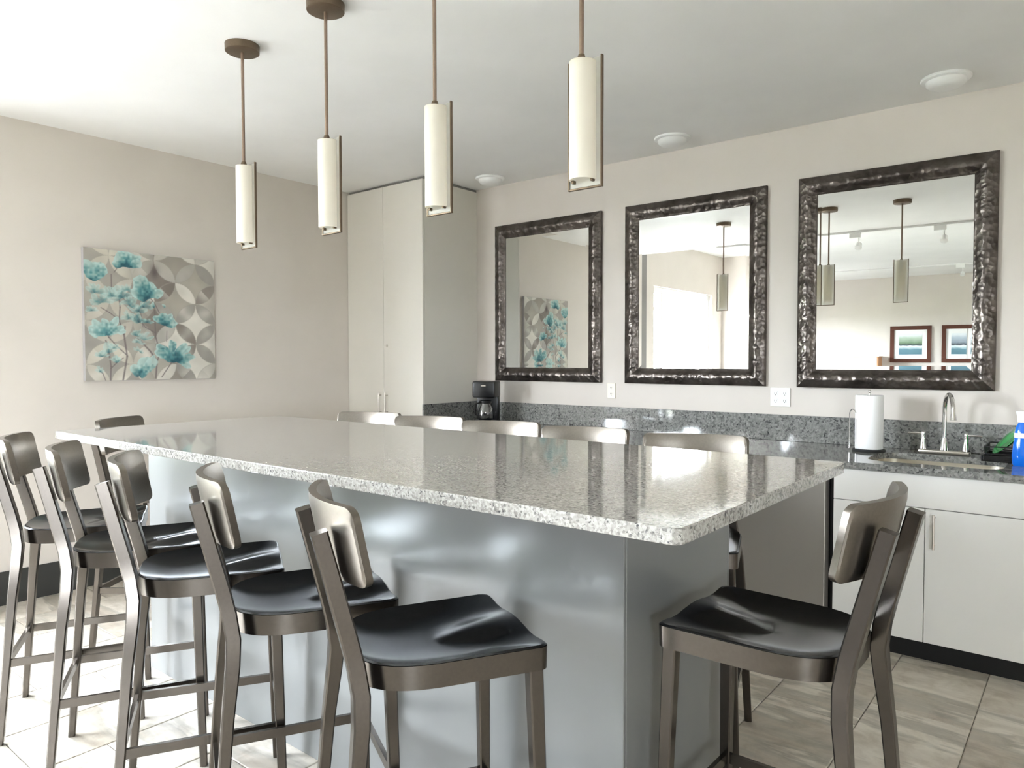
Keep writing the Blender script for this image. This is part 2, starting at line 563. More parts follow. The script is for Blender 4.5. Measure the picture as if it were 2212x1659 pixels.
for x0_, x1_ in ((BX0, BX0 + 0.012), (BX1 - 0.012, BX1)):
    rel(ib, MB().rbox(x0_, x1_, BY0 + 0.0122, BY1 - 0.0122, 0.0, ZB, 0.0015, 1)).build('end_panel', 'island', ib, 30)

# ------------------------------------------------------------------ bar stool
def make_stool():
    t = thing('bar_stool', 'x', 'stool', group='metal bar stools around the island')
    ZS = 0.76
    # seat outline, front edge at +y
    out = []
    hw = 0.19
    def corner(cx, cy, r, a0, a1, n):
        return [(cx + r * math.cos(R(a0 + (a1 - a0) * k / n)), cy + r * math.sin(R(a0 + (a1 - a0) * k / n))) for k in range(n + 1)]
    out += [(x, 0.2) for x in np.linspace(-0.155, 0.155, 10)]
    out += corner(0.168, 0.178, 0.022, 90, 0, 4)[0:]
    out += [(0.19 - 0.004 * s, 0.178 - 0.178 * s) for s in (0.25, 0.5, 0.75)]
    back = []
    for k in range(21):
        a = R(0 - 180 * k / 20)
        c, s_ = math.cos(a), math.sin(a)
        back.append((0.186 * math.copysign(abs(c) ** 0.62, c), 0.205 * math.copysign(abs(s_) ** 0.75, s_)))
    out += back
    out += [(-(0.19 - 0.004 * s), 0.178 - 0.178 * s) for s in (0.75, 0.5, 0.25)]
    out += corner(-0.168, 0.178, 0.022, 180, 90, 4)[:-1]
    n = len(out)
    rings = [0.0, 0.12, 0.25, 0.38, 0.5, 0.62, 0.72, 0.8, 0.87, 0.92, 0.955, 0.98, 1.0]
    c0 = (0, -0.01)
    def zz(x, y, q):
        bowl = 0.030 * max(0, 1 - q ** 3.2)
        fr = min(1, max(0, (y - 0.0) / 0.17))
        ridge = math.exp(-(x / 0.045) ** 2) * fr
        thigh = 0.010 * fr * math.exp(-((abs(x) - 0.10) / 0.05) ** 2)
        return ZS - bowl * (1 - 0.85 * ridge) * (1 - 0.45 * fr) - thigh * 0.8
    vs, fs = [(c0[0], c0[1], zz(c0[0], c0[1], 0))], []
    for q in rings[1:]:
        for (x, y) in out:
            X, Y = c0[0] + (x - c0[0]) * q, c0[1] + (y - c0[1]) * q
            vs.append((X, Y, zz(X, Y, q) if q < 1 else zz(X, Y, 1) - 0.0045))
    for k in range(n):
        fs.append((0, 1 + k, 1 + (k + 1) % n))
    for i in range(len(rings) - 2):
        for k in range(n):
            a = 1 + i * n
            fs.append((a + k, a + n + k, a + n + (k + 1) % n, a + (k + 1) % n))
    b0 = 1 + (len(rings) - 2) * n
    b1 = len(vs)
    vs += [(x * 0.985, y * 0.985, vs[b0 + k][2] - 0.012) for k, (x, y) in enumerate(out)]
    for k in range(n):
        fs.append((b0 + k, b1 + k, b1 + (k + 1) % n, b0 + (k + 1) % n))
    b2 = len(vs)
    vs += [(x * 0.9, y * 0.9, ZS - 0.045) for (x, y) in out]
    for k in range(n):
        fs.append((b1 + k, b2 + k, b2 + (k + 1) % n, b1 + (k + 1) % n))
    fs.append(tuple(b2 + k for k in range(n)))
    MB().add(vs, fs).build('seat', 'seat_metal', t, 45)
    # apron band under the rim
    vs, fs = [], []
    for sc, z in ((1.004, 0.0), (1.0, -0.048), (0.97, -0.048), (0.985, 0.0)):
        for k, (x, y) in enumerate(out):
            vs.append((x * sc, y * sc, (b0 and zz(x, y, 1)) - (0.006 if sc > 1 else 0.010) if z == 0 else ZS - 0.056))
    for i in range(4):
        j = (i + 1) % 4
        for k in range(n):
            fs.append((i * n + k, i * n + (k + 1) % n, j * n + (k + 1) % n, j * n + k))
    MB().add(vs, fs).build('apron', 'frame_metal', t, 40)
    def bar(a, b):
        c = 0.0035
        return [(-a + c, -b), (a - c, -b), (a, -b + c), (a, b - c), (a - c, b), (-a + c, b), (-a, b - c), (-a, -b + c)]
    for s in (-1, 1):
        p = [(s * 0.162, 0.172, ZS - 0.02), (s * 0.165, 0.174, ZS - 0.10), (s * 0.19, 0.19, 0.0)]
        MB().sweep(p, [bar(0.0165, 0.0165), bar(0.0165, 0.0165), bar(0.012, 0.012)], (1, 0, 0)).build('leg', 'frame_metal', t, 30)
        p = [(s * 0.203, -0.262, 0.0), (s * 0.175, -0.220, 0.52), (s * 0.163, -0.207, 0.64), (s * 0.150, -0.204, 0.70), (s * 0.140, -0.212, 0.76), (s * 0.134, -0.226, 0.82), (s * 0.127, -0.281, 1.035)]
        w_ = [0.013, 0.017, 0.0195, 0.0205, 0.0205, 0.0205, 0.0195]
        MB().sweep(p, [bar(q, q * 0.86) for q in w_], (1, 0, 0)).build('leg', 'frame_metal', t, 30)
    # backrest: bent plate in front of the posts
    def bend(x, z, off):
        sl = 2 * 0.050 * x / 0.195 ** 2
        nx, ny = -sl, 1.0
        l = math.hypot(nx, ny)
        y = -0.272 + 0.050 * (x / 0.195) ** 2 + 0.20 * (1.091 - z)
        return (x + off * nx / l, y + off * ny / l, z)
    # grid of columns clipped by rounded outline
    CR = 0.021
    xs = np.array([-0.195, -0.194, -0.191, -0.186, -0.180] + list(np.linspace(-0.174, 0.174, 21)) + [0.180, 0.186, 0.191, 0.194, 0.195])
    def span(x):
        d = abs(x) - (0.195 - CR)
        e = CR - math.sqrt(max(0, CR ** 2 - max(0, d) ** 2))
        return 0.928 + e, 1.091 - e
    vs, fs = [], []
    rows = 9
    prof_off = 0.012
    for side in (1, -1):
        for x in xs:
            z0, z1 = span(x)
            for r_ in range(rows):
                q = r_ / (rows - 1)
                edge = min(q, 1 - q, (0.195 - abs(x)) / 0.16 + 0.02)
                o_ = prof_off * (0.72 if edge < 0.03 else 1)
                vs.append(bend(x, z0 + (z1 - z0) * q, side * o_))
    m_ = len(xs) * rows
    for i in range(len(xs) - 1):
        for r_ in range(rows - 1):
            a = i * rows + r_
            fs.append((a, a + 1, a + rows + 1, a + rows))
            fs.append((m_ + a, m_ + a + rows, m_ + a + rows + 1, m_ + a + 1))
        for r_ in (0, rows - 1):
            a = i * rows + r_
            fs.append((a, a + rows, m_ + a + rows, m_ + a))
    for i in (0, len(xs) - 1):
        for r_ in range(rows - 1):
            a = i * rows + r_
            fs.append((a, a + 1, m_ + a + 1, m_ + a))
    MB().add(vs, fs).build('backrest', 'plate_metal_lit', t, 38)
    # stretchers
    zb = 0.285
    fl, rl = (0.180, 0.183), (0.188, -0.239)
    hb = [(-0.006, -0.0135), (0.006, -0.0135), (0.006, 0.0135), (-0.006, 0.0135)]
    for s in (-1, 1):
        MB().sweep([(s * rl[0], rl[1] + 0.012, zb), (s * fl[0], fl[1] - 0.012, zb)], hb, (1, 0, 0)).build('stretcher', 'frame_metal', t, 0)
    for (x, y) in (fl, rl):
        MB().sweep([(-x + 0.01, y, zb), (x - 0.01, y, zb)], hb, (0, 1, 0)).build('stretcher', 'frame_metal', t, 0)
    return t

order = ['first', 'second', 'third', 'fourth', 'last']
STOOLS = []
for i, (x, y, a) in enumerate([(1.678, -3.223, -28.0), (2.173, -3.233, -29.0), (2.644, -3.230, -30.0), (3.114, -3.210, -27.0), (3.594, -3.207, -28.3)]):
    STOOLS.append((x, y, a, 'metal bar stool, island side facing the mirrors, %s from the painting wall' % order[i]))
for i, (a_, b_) in enumerate([((1.505, -1.86), (1.84, -1.743)), ((1.960, -1.857), (2.315, -1.733)), ((2.425, -1.862), (2.789, -1.738)), ((2.888, -1.850), (3.270, -1.766)), ((3.390, -1.902), (3.759, -1.784))]):
    ang = math.atan2(b_[1] - a_[1], b_[0] - a_[0])
    fx, fy = math.sin(ang), -math.cos(ang)
    mx_, my_ = (a_[0] + b_[0]) / 2, (a_[1] + b_[1]) / 2
    low = my_ + 0.238 * fy - 0.204 * math.cos(ang) - 0.19 * abs(math.sin(ang))
    my_ += max(0, BY1 + 0.006 - low)
    STOOLS.append((mx_ + 0.238 * fx, my_ + 0.238 * fy, 180 + math.degrees(ang), 'dark metal bar stool between island and sink counter, %s counting from the painting wall' % order[i]))
STOOLS.append((1.17, -2.675, -53, 'dark metal bar stool at the island end under the painting'))
STOOLS.append((4.177, -2.673, 89.0, 'dark metal bar stool at the island end near the sink cabinet'))
proto = make_stool()
for i, (x, y, a, lab) in enumerate(STOOLS):
    o = proto if i == 0 else copy_tree(proto)
    o.location = (x, y, 0)
    o.rotation_euler = (0, 0, R(a))
    o['label'] = lab

# ------------------------------------------------------------------ pendants
def make_pendant():
    t = thing('pendant_lamp', 'x', 'lamp', group='pendant lamps over the island')
    # local origin at ceiling point, z down
    zb, zt = 1.889 - H, 2.221 - H
    MB().lathe([(0.066, -0.032), (0.071, -0.029), (0.072, -0.004), (0.072, 0.0)], n=40).build('canopy', 'bronze', t, 40)
    MB().tube([(0, 0, -0.03), (0, 0, zt + 0.005)], 0.0065, 12).build('rod', 'rod', t, 40)
    MB().lathe([(0.012, zt - 0.004), (0.014, zt + 0.004), (0.009, zt + 0.02)], n=20).build('rod_collar', 'bronze', t, 40)
    # half round glass shade bulging away from the flat panel
    r, th, py = 0.040, 0.003, 0.014
    arc = [R(180 + 180 * k / 24) for k in range(25)]
    pts = [(r * math.cos(a), py + (r + 0.008) * math.sin(a)) for a in arc] + [((r - th) * math.cos(a), py + (r + 0.008 - th) * math.sin(a)) for a in reversed(arc)]
    sh = MB()
    n = len(arc)
    vs = [(x, y, zb) for x, y in pts] + [(x, y, zt) for x, y in pts]
    m_ = len(pts)
    fs = [(k, (k + 1) % m_, m_ + (k + 1) % m_, m_ + k) for k in range(m_)]
    for base in (0, m_):
        for k in range(n - 1):
            fs.append((base + k, base + k + 1, base + m_ - 2 - k, base + m_ - 1 - k))
    sh.add(vs, fs)
    cap = [(x, y) for x, y in pts[:n]]
    sh.prism(cap, zt - 0.003, zt)
    so = sh.build('shade', 'shade', t, 40)
    MB().tube([(0, py - 0.02, zt - 0.003), (0, py - 0.02, zt - 0.08)], 0.011, 12).build('lamp_holder', 'white_plastic', t, 40)
    # flat framed panel facing the mirrors
    w_, z0, z1, b = 0.058, zb - 0.022, zt + 0.014, 0.0055
    y0, y1 = py + 0.002, py + 0.012
    f = MB().rbox(-w_, -w_ + b, y0, y1, z0, z1, 0.001, 1).rbox(w_ - b, w_, y0, y1, z0, z1, 0.001, 1)
    f.rbox(-w_ + b, w_ - b, y0, y1, z0, z0 + b, 0.001, 1)
    f.build('panel_frame', 'bronze', t, 30)
    MB().box(-w_ + b, w_ - b, y0 + 0.003, y0 + 0.007, z0 + b, z1 - 0.004).build('panel', 'panel', t, 0)
    MB().rbox(-0.036, -0.028, py - 0.012, y0, zb - 0.006, zb + 0.004, 0.001, 1).build('clip', 'bronze', t, 30)
    MB().rbox(0.028, 0.036, py - 0.012, y0, zb - 0.006, zb + 0.004, 0.001, 1).build('clip', 'bronze', t, 30)
    return t
pp = make_pendant()
for i in range(4):
    o = pp if i == 0 else copy_tree(pp)
    o.location = (1.863 + 0.5844 * i, -2.64, H)
    o['label'] = 'slim cream glass pendant lamp on bronze rod, %s counting from the painting wall' % ['first', 'second', 'third', 'last'][i]

# ------------------------------------------------------------------ tall cabinet
CW, CD = 0.872, 0.607
t = thing('tall_cabinet', 'full height cream laminate cupboard with two doors in the corner', 'cabinet', (CW / 2, -CD / 2, 0))
def part(mb, name, m, parent=t, base=None, smooth=30):
    base = base or parent
    while base.parent:
        base = base.parent
    return mb.xform(Matrix.Translation(-Vector(base.location))).build(name, m, parent, smooth)
part(MB().box(0.002, CW, -CD + 0.02, -0.002, 0.1, H - 0.02), 'body', 'laminate')
part(MB().box(0.002, CW - 0.01, -CD + 0.05, -0.002, 0.0, 0.1), 'toe_kick', 'toe')
part(MB().box(0.002, CW - 0.006, -CD + 0.025, -0.002, H - 0.02, H - 0.001), 'shadow_gap_strip', 'grey_pil')  # dark strip coloured in for the shaded gap below the ceiling
for x0, x1, hx in ((0.004, 0.4335, 0.402), (0.4365, CW - 0.001, 0.476)):
    d_ = part(MB().rbox(x0, x1, -CD, -CD + 0.019, 0.105, H - 0.022, 0.0015, 1), 'door', 'laminate')
    h_ = MB().tube([(hx, -CD - 0.028, 0.955), (hx, -CD - 0.028, 1.125)], 0.0055, 12)
    for z in (0.975, 1.105):
        h_.tube([(hx, -CD - 0.028, z), (hx, -CD, z)], 0.004, 10)
    part(h_, 'handle', 'nickel', d_)
part(MB().lathe([(0.011, 0.0), (0.011, 0.004), (0.009, 0.005)], n=20).xform(Matrix.Translation((0.474, -CD, 1.49)) @ Matrix.Rotation(R(90), 4, 'X')), 'lock', 'nickel')

# ------------------------------------------------------------------ base cabinets, dishwasher, counter
CF, ZC = -0.74, 0.896          # counter front, counter top height
FY = CF + 0.025                # door faces
def base_cabinet(x0, x1, label, doors=2, drawer='false_front'):
    c = thing('base_cabinet', label, 'cabinet', ((x0 + x1) / 2, -0.35, 0), group='lower cabinets under the long counter')
    cb = MB().box(x0, x0 + 0.018, FY + 0.02, -0.003, 0.1, ZC - 0.034).box(x1 - 0.018, x1, FY + 0.02, -0.003, 0.1, ZC - 0.034)
    cb.box(x0 + 0.018, x1 - 0.018, FY + 0.02, -0.003, 0.1, 0.118).box(x0 + 0.018, x1 - 0.018, -0.02, -0.003, 0.118, ZC - 0.034)
    part(cb, 'body', 'white_lam', c)
    part(MB().box(x0, x1, FY + 0.075, -0.003, 0.0, 0.1), 'toe_kick', 'toe', c)
    part(MB().rbox(x0 + 0.0015, x1 - 0.0015, FY, FY + 0.019, 0.712, ZC - 0.036, 0.0015, 1), drawer, 'white_lam', c)
    xm = (x0 + x1) / 2
    for a, b, hx in ((x0 + 0.0015, xm - 0.0015, xm - 0.038), (xm + 0.0015, x1 - 0.0015, xm + 0.038)):
        d_ = part(MB().rbox(a, b, FY, FY + 0.019, 0.104, 0.709, 0.0015, 1), 'door', 'white_lam', c)
        h_ = MB().tube([(hx, FY - 0.028, 0.535), (hx, FY - 0.028, 0.690)], 0.005, 12)
        for z in (0.55, 0.675):
            h_.tube([(hx, FY - 0.028, z), (hx, FY, z)], 0.004, 10)
        part(h_, 'handle', 'nickel', d_)
    return c
base_cabinet(0.875, 1.64, 'white lower cabinet beside the tall corner cupboard')
base_cabinet(1.643, 2.40, 'white lower cabinet beneath the single ivory outlet')
base_cabinet(2.403, 3.145, 'white lower cabinet on the corner side of the steel dishwasher')
base_cabinet(3.795, 4.573, 'white two door cabinet under the sink with bar handles')
base_cabinet(4.576, 5.35, 'white lower cabinet past the sink cabinet')
dw = thing('dishwasher', 'stainless steel dishwasher between the white lower cabinets', 'dishwasher', (3.46, -0.35, 0))
part(MB().box(3.15, 3.79, FY + 0.07, -0.003, 0.0, ZC - 0.034), 'body', 'black', dw)
d_ = part(MB().rbox(3.155, 3.762, FY - 0.012, FY + 0.06, 0.11, ZC - 0.05, 0.004), 'door', 'steel', dw)
h_ = MB().tube([(3.23, FY - 0.05, 0.78), (3.69, FY - 0.05, 0.78)], 0.009, 12)
for x in (3.26, 3.66):
    h_.tube([(x, FY - 0.05, 0.78), (x, FY - 0.012, 0.78)], 0.007, 10)
part(h_, 'handle', 'nickel', d_)

ct = thing('counter', 'dark speckled granite worktop holding the sink along the mirror wall', 'counter', (3.1, -0.37, ZC))
SX0, SX1, SY0, SY1 = 3.905, 4.46, -0.62, -0.215
def slab_with_hole(x0, x1, y0, y1, z0, z1, hole):
    n = len(hole)
    hx = sum(p[0] for p in hole) / n
    hy = sum(p[1] for p in hole) / n
    # ring of outer points next to the hole, then plain slabs each side
    ox0, ox1 = hole_box[0] - 0.05, hole_box[1] + 0.05
    outp = []
    for (x, y) in hole:
        dx, dy = x - hx, y - hy
        k = min(((ox1 - hx) if dx > 0 else (ox0 - hx)) / dx if abs(dx) > 1e-6 else 1e9, ((y1 - hy) if dy > 0 else (y0 - hy)) / dy if abs(dy) > 1e-6 else 1e9)
        outp.append((hx + dx * k, hy + dy * k))
    # insert exact corners by snapping nearest
    for cxy in ((ox0, y0), (ox1, y0), (ox1, y1), (ox0, y1)):
        j = min(range(n), key=lambda q: (outp[q][0] - cxy[0]) ** 2 + (outp[q][1] - cxy[1]) ** 2)
        outp[j] = cxy
    vs = [(x, y, z1) for x, y in outp] + [(x, y, z1) for x, y in hole] + [(x, y, z0) for x, y in outp] + [(x, y, z0) for x, y in hole]
    fs = []
    for k in range(n):
        k2 = (k + 1) % n
        fs += [(k, k2, n + k2, n + k), (2 * n + k, 3 * n + k, 3 * n + k2, 2 * n + k2), (n + k, n + k2, 3 * n + k2, 3 * n + k)]
        a, b = outp[k], outp[k2]
        if abs(a[1] - y0) < 1e-6 and abs(b[1] - y0) < 1e-6 or abs(a[1] - y1) < 1e-6 and abs(b[1] - y1) < 1e-6:
            fs.append((k, 2 * n + k, 2 * n + k2, k2))
    m_ = MB().add(vs, fs)
    m_.box(x0, ox0, y0, y1, z0, z1).box(ox1, x1, y0, y1, z0, z1)
    return m_
hole_box = (SX0, SX1)
hole = rrect(SX0, SX1, SY0, SY1, 0.09, 8)
part(slab_with_hole(CW + 0.002, 5.35, CF, -0.0015, ZC - 0.032, ZC, hole), 'worktop', 'granite_back', ct, smooth=0)
tag(MB().rbox(CW + 0.022, 5.35, -0.022, -0.0015, ZC + 0.0002, 1.05, 0.002, 1).build('backsplash', 'granite_back'), 'long granite backsplash strip under the three mirrors', 'backsplash')
tag(MB().rbox(CW + 0.002, CW + 0.021, CF + 0.12, -0.0015, ZC + 0.0002, 1.05, 0.002, 1).build('backsplash', 'granite_back'), 'short granite backsplash strip against the tall cupboard side', 'backsplash')

sk = thing('sink', 'undermount steel sink basin set in the granite counter', 'sink', ((SX0 + SX1) / 2, (SY0 + SY1) / 2, ZC - 0.2))
vs, fs = [], []
lv = [(0.004, ZC - 0.033, 0.09), (0.004, ZC - 0.15, 0.09), (-0.02, ZC - 0.19, 0.08), (-0.06, ZC - 0.2, 0.06)]
for g, z, r_ in lv:
    vs += [(x, y, z) for x, y in rrect(SX0 - g, SX1 + g, SY0 - g, SY1 + g, r_, 8)]
n = len(hole)
for i in range(len(lv) - 1):
    for k in range(n):
        fs.append((i * n + k, i * n + (k + 1) % n, (i + 1) * n + (k + 1) % n, (i + 1) * n + k))
fs.append(tuple((len(lv) - 1) * n + k for k in range(n)))
part(MB().add(vs, fs), 'basin', 'sink', sk, smooth=50)
part(MB().lathe([(0.04, 0.001), (0.04, 0.004), (0.03, 0.003), (0.0, 0.002)], (SX0 + SX1) / 2, (SY0 + SY1) / 2, ZC - 0.2, 24, True, False), 'drain', 'chrome', sk)

# ------------------------------------------------------------------ faucet
fx, fy = 4.172, -0.135
fa = thing('faucet', 'chrome gooseneck faucet with two levers behind the sink', 'faucet', (fx, fy, ZC))
MB().rbox(-0.115, 0.115, -0.026, 0.026, 0.0005, 0.02, 0.008, 3).build('base_plate', 'nickel', fa, 40)
dirx, diry = math.sin(R(20)), -math.cos(R(20))
path, rad = [(0, 0, 0.02), (0, 0, 0.06), (0, 0, 0.12), (0, 0, 0.2)], []
rr = 0.085
for k in range(1, 19):
    a = R(180 - 10 * k)
    q = rr + rr * math.cos(a)
    path.append((dirx * q, diry * q, 0.225 + rr * 0.95 * math.sin(a)))
path.append((dirx * (2 * rr + 0.004), diry * (2 * rr + 0.004), 0.205))
rad = [0.0105] * len(path)
MB().tube(path, rad, 14).build('spout', 'chrome', fa, 60)
MB().tube([(dirx * 2 * rr, diry * 2 * rr, 0.215), (dirx * (2 * rr + 0.003), diry * (2 * rr + 0.003), 0.185)], [0.012, 0.0155], 14).build('aerator', 'chrome', fa, 60)
MB().lathe([(0.021, 0.02), (0.020, 0.035), (0.013, 0.075), (0.0115, 0.082)], n=24).build('spout_collar', 'chrome', fa, 40)
for s in (-1, 1):
    hd = MB().lathe([(0.019, 0.02), (0.018, 0.035), (0.010, 0.075), (0.009, 0.09), (0.011, 0.1), (0.009, 0.108), (0.003, 0.112)], s * 0.095, 0, 0, 20)
    ho = hd.build('handle', 'chrome', fa, 40)
    MB().tube([(s * 0.095, 0, 0.1), (s * 0.13, -0.004, 0.101), (s * 0.165, -0.006, 0.1)], [0.0045, 0.0055, 0.0045], 10).build('lever', 'chrome', ho, 60)

# ------------------------------------------------------------------ paper towel
px, py = 3.845, -0.25
ph = thing('paper_towel_holder', 'black based wire paper towel holder beside the sink', 'holder', (px, py, ZC))
MB().lathe([(0.078, 0.0), (0.08, 0.004), (0.078, 0.012), (0.03, 0.014)], n=36).build('base', 'rubber', ph, 40)
MB().tube([(0, 0, 0.01), (0, 0, 0.312)], 0.004, 10).lathe([(0.004, 0.305), (0.008, 0.312), (0.008, 0.318), (0.003, 0.324)], n=16).build('post', 'chrome', ph, 40)
wire = []
ax, ay = -0.073, -0.030
loop = [(-0.024, 0.012)] + [(-0.024, z) for z in (0.06, 0.12, 0.18)] + [(0.024 * math.cos(R(180 - 20 * k)), 0.19 + 0.03 * math.sin(R(20 * k))) for k in range(0, 10)] + [(0.024, z) for z in (0.16, 0.1, 0.05, 0.012)]
ux, uy = math.cos(R(-35)), math.sin(R(-35))
MB().tube([(ax + ux * a, ay + uy * a, z) for a, z in loop], 0.0025, 8).build('wire_arm', 'chrome', ph, 60)
pr = thing('paper_towel_roll', 'white paper towel roll standing on its holder', 'paper towel', (px, py, ZC + 0.015))
MB().lathe([(0.019, 0.0), (0.066, 0.0), (0.0675, 0.004), (0.0675, 0.276), (0.066, 0.28), (0.019, 0.28), (0.019, 0.0)], n=48, cap0=False, cap1=False).build('paper', 'paper', pr, 40)
MB().lathe([(0.0165, 0.001), (0.0188, 0.001), (0.0188, 0.279), (0.0165, 0.279), (0.0165, 0.001)], n=32, cap0=False, cap1=False).build('core', 'cream_panel', pr, 40)

# ------------------------------------------------------------------ soap bottle, rack, green plate
sb = thing('soap_bottle', 'bright blue dish soap bottle with white cap on the counter', 'bottle', (4.515, -0.40, ZC))
def oval(prof, n=32, sq=0.72):
    vs, fs = [], []
    for r_, z in prof:
        for k in range(n):
            a = 2 * math.pi * k / n
            vs.append((r_ * math.cos(a), r_ * sq * math.sin(a), z))
    for i in range(len(prof) - 1):
        for k in range(n):
            fs.append((i * n + k, i * n + (k + 1) % n, (i + 1) * n + (k + 1) % n, (i + 1) * n + k))
    fs += [tuple(range(n)), tuple((len(prof) - 1) * n + k for k in range(n))]
    return MB().add(vs, fs)
oval([(0.032, 0.0), (0.037, 0.006), (0.039, 0.05), (0.034, 0.10), (0.030, 0.125), (0.030, 0.15), (0.025, 0.175), (0.016, 0.195), (0.015, 0.20)]).build('body', 'blue', sb, 50)
oval([(0.020, 0.198), (0.021, 0.204), (0.022, 0.225), (0.026, 0.242), (0.027, 0.248), (0.016, 0.25)], 32, 0.9).build('cap', 'white_plastic', sb, 50)
oval([(0.0315, 0.127), (0.0315, 0.149)], 32, 0.74).build('label_band', 'white_plastic', sb, 50)

rk = thing('dish_rack', 'small black wire dish rack on a tray beside the sink', 'dish rack', (4.47, -0.20, ZC))
tr = MB().rbox(-0.12, 0.12, -0.13, 0.13, 0.0, 0.010, 0.004)
tr.rbox(-0.12, -0.112, -0.13, 0.13, 0.008, 0.028, 0.003).rbox(0.112, 0.12, -0.13, 0.13, 0.008, 0.028, 0.003)
tr.rbox(-0.112, 0.112, -0.13, -0.122, 0.008, 0.028, 0.003).rbox(-0.112, 0.112, 0.122, 0.13, 0.008, 0.028, 0.003)
tr.build('tray', 'black', rk, 40)
for z in (0.035, 0.07):
    MB().tube([(x, y, z) for x, y in rrect(-0.108, 0.108, -0.118, 0.118, 0.02, 4)], 0.003, 8, closed=True).build('rim_wire', 'black', rk, 60)
for k in range(7):
    y = -0.105 + 0.035 * k
    MB().tube([(-0.108, y, 0.07), (-0.106, y, 0.02), (-0.09, y, 0.014), (0.09, y, 0.014), (0.106, y, 0.02), (0.108, y, 0.07)], 0.002, 6).build('wire', 'black', rk, 60)
gp = thing('plate', 'green plastic plate leaning in the black dish rack', 'plate', (4.455, -0.19, ZC + 0.088))
mb = MB().lathe([(0.0, 0.0), (0.05, 0.0), (0.06, 0.002), (0.09, 0.012), (0.092, 0.014), (0.088, 0.015), (0.058, 0.005), (0.0, 0.003)], n=40, cap0=False, cap1=False)
mb.xform(Matrix.Rotation(R(-48), 4, 'Y') @ Matrix.Rotation(R(12), 4, 'X')).build('dish', 'green', gp, 50)
MB().tube([(0.0505 * math.cos(R(a)), 0.0505 * math.sin(R(a)), 0.0) for a in range(0, 360, 12)], 0.002, 6, closed=True).xform(Matrix.Rotation(R(-48), 4, 'Y') @ Matrix.Rotation(R(12), 4, 'X')).build('foot_ring', 'green', gp, 60)

# ------------------------------------------------------------------ coffee maker
cm = thing('coffee_maker', 'small black drip coffee maker by the tall cupboard', 'coffee maker', (1.215, -0.285, ZC), R(27))
# local: front faces -y
MB().rbox(-0.085, 0.085, -0.10, 0.10, 0.0, 0.035, 0.008, 3).build('base', 'black', cm, 40)
MB().rbox(-0.070, 0.040, -0.1025, -0.098, 0.004, 0.027, 0.002).build('control_strip', 'nickel', cm, 30)
MB().lathe([(0.006, 0), (0.006, 0.004), (0.004, 0.005)], n=16).xform(Matrix.Translation((-0.02, -0.1025, 0.0155)) @ Matrix.Rotation(R(90), 4, 'X')).build('switch', 'black', cm, 40)
MB().rbox(-0.082, 0.082, 0.025, 0.098, 0.03, 0.24, 0.008, 3).build('tower', 'black', cm, 40)
MB().rbox(-0.085, 0.085, -0.095, 0.10, 0.205, 0.325, 0.012, 3).build('brew_head', 'black', cm, 40)
MB().rbox(-0.018, 0.018, -0.097, -0.094, 0.288, 0.297, 0.001).build('badge', 'nickel', cm, 30)
ca = MB().lathe([(0.045, 0.036), (0.058, 0.045), (0.064, 0.08), (0.058, 0.125), (0.042, 0.155), (0.042, 0.165)], 0, -0.032, 0, 32, True, False).build('carafe', 'carafe', cm, 60)
MB().lathe([(0.044, 0.160), (0.046, 0.164), (0.046, 0.178), (0.03, 0.184)], 0, -0.032, 0, 32).build('carafe_lid', 'black', ca, 40)
MB().sweep([(0.0, -0.076, 0.165), (0.0, -0.112, 0.160), (0.0, -0.118, 0.12), (0.0, -0.112, 0.075), (0.0, -0.097, 0.07)], [(-0.008, -0.005), (0.008, -0.005), (0.008, 0.005), (-0.008, 0.005)], (1, 0, 0)).xform(Matrix.Translation((0, -0.032, 0)) @ Matrix.Rotation(R(-50), 4, 'Z') @ Matrix.Translation((0, 0.032, 0))).build('carafe_handle', 'black', ca, 40)

# ------------------------------------------------------------------ wall outlets
def outlet(x0, x1, z0, z1, label, plate, cols):
    o = thing('wall_outlet', label, 'outlet', ((x0 + x1) / 2, 0, (z0 + z1) / 2))
    w_, h_ = (x1 - x0) / 2, (z1 - z0) / 2
    MB().rbox(-w_, w_, -0.007, -0.0005, -h_, h_, 0.003, 2).build('cover_plate', plate, o, 40)
    for cx in cols:
        for cz in (-0.022, 0.022):
            r_ = MB().prism(rrect(cx - 0.014, cx + 0.014, cz - 0.014, cz + 0.014, 0.007, 4), 0.0065, 0.009).xform(Matrix.Rotation(R(90), 4, 'X')).build('receptacle', 'outlet_face' if plate == 'white_plastic' else plate, o, 30)
            MB().box(cx - 0.0065, cx - 0.0045, -0.0094, -0.0088, cz - 0.004, cz + 0.006).box(cx + 0.0045, cx + 0.0065, -0.0094, -0.0088, cz - 0.004, cz + 0.006).box(cx - 0.002, cx + 0.002, -0.0094, -0.0088, cz - 0.011, cz - 0.007).build('slots', 'slot', r_, 0)
outlet(2.097, 2.163, 1.110, 1.215, 'single ivory outlet plate between the first two mirrors', 'ivory', (0,))
outlet(3.240, 3.358, 1.098, 1.210, 'double white outlet plate above the granite backsplash', 'white_plastic', (-0.027, 0.027))

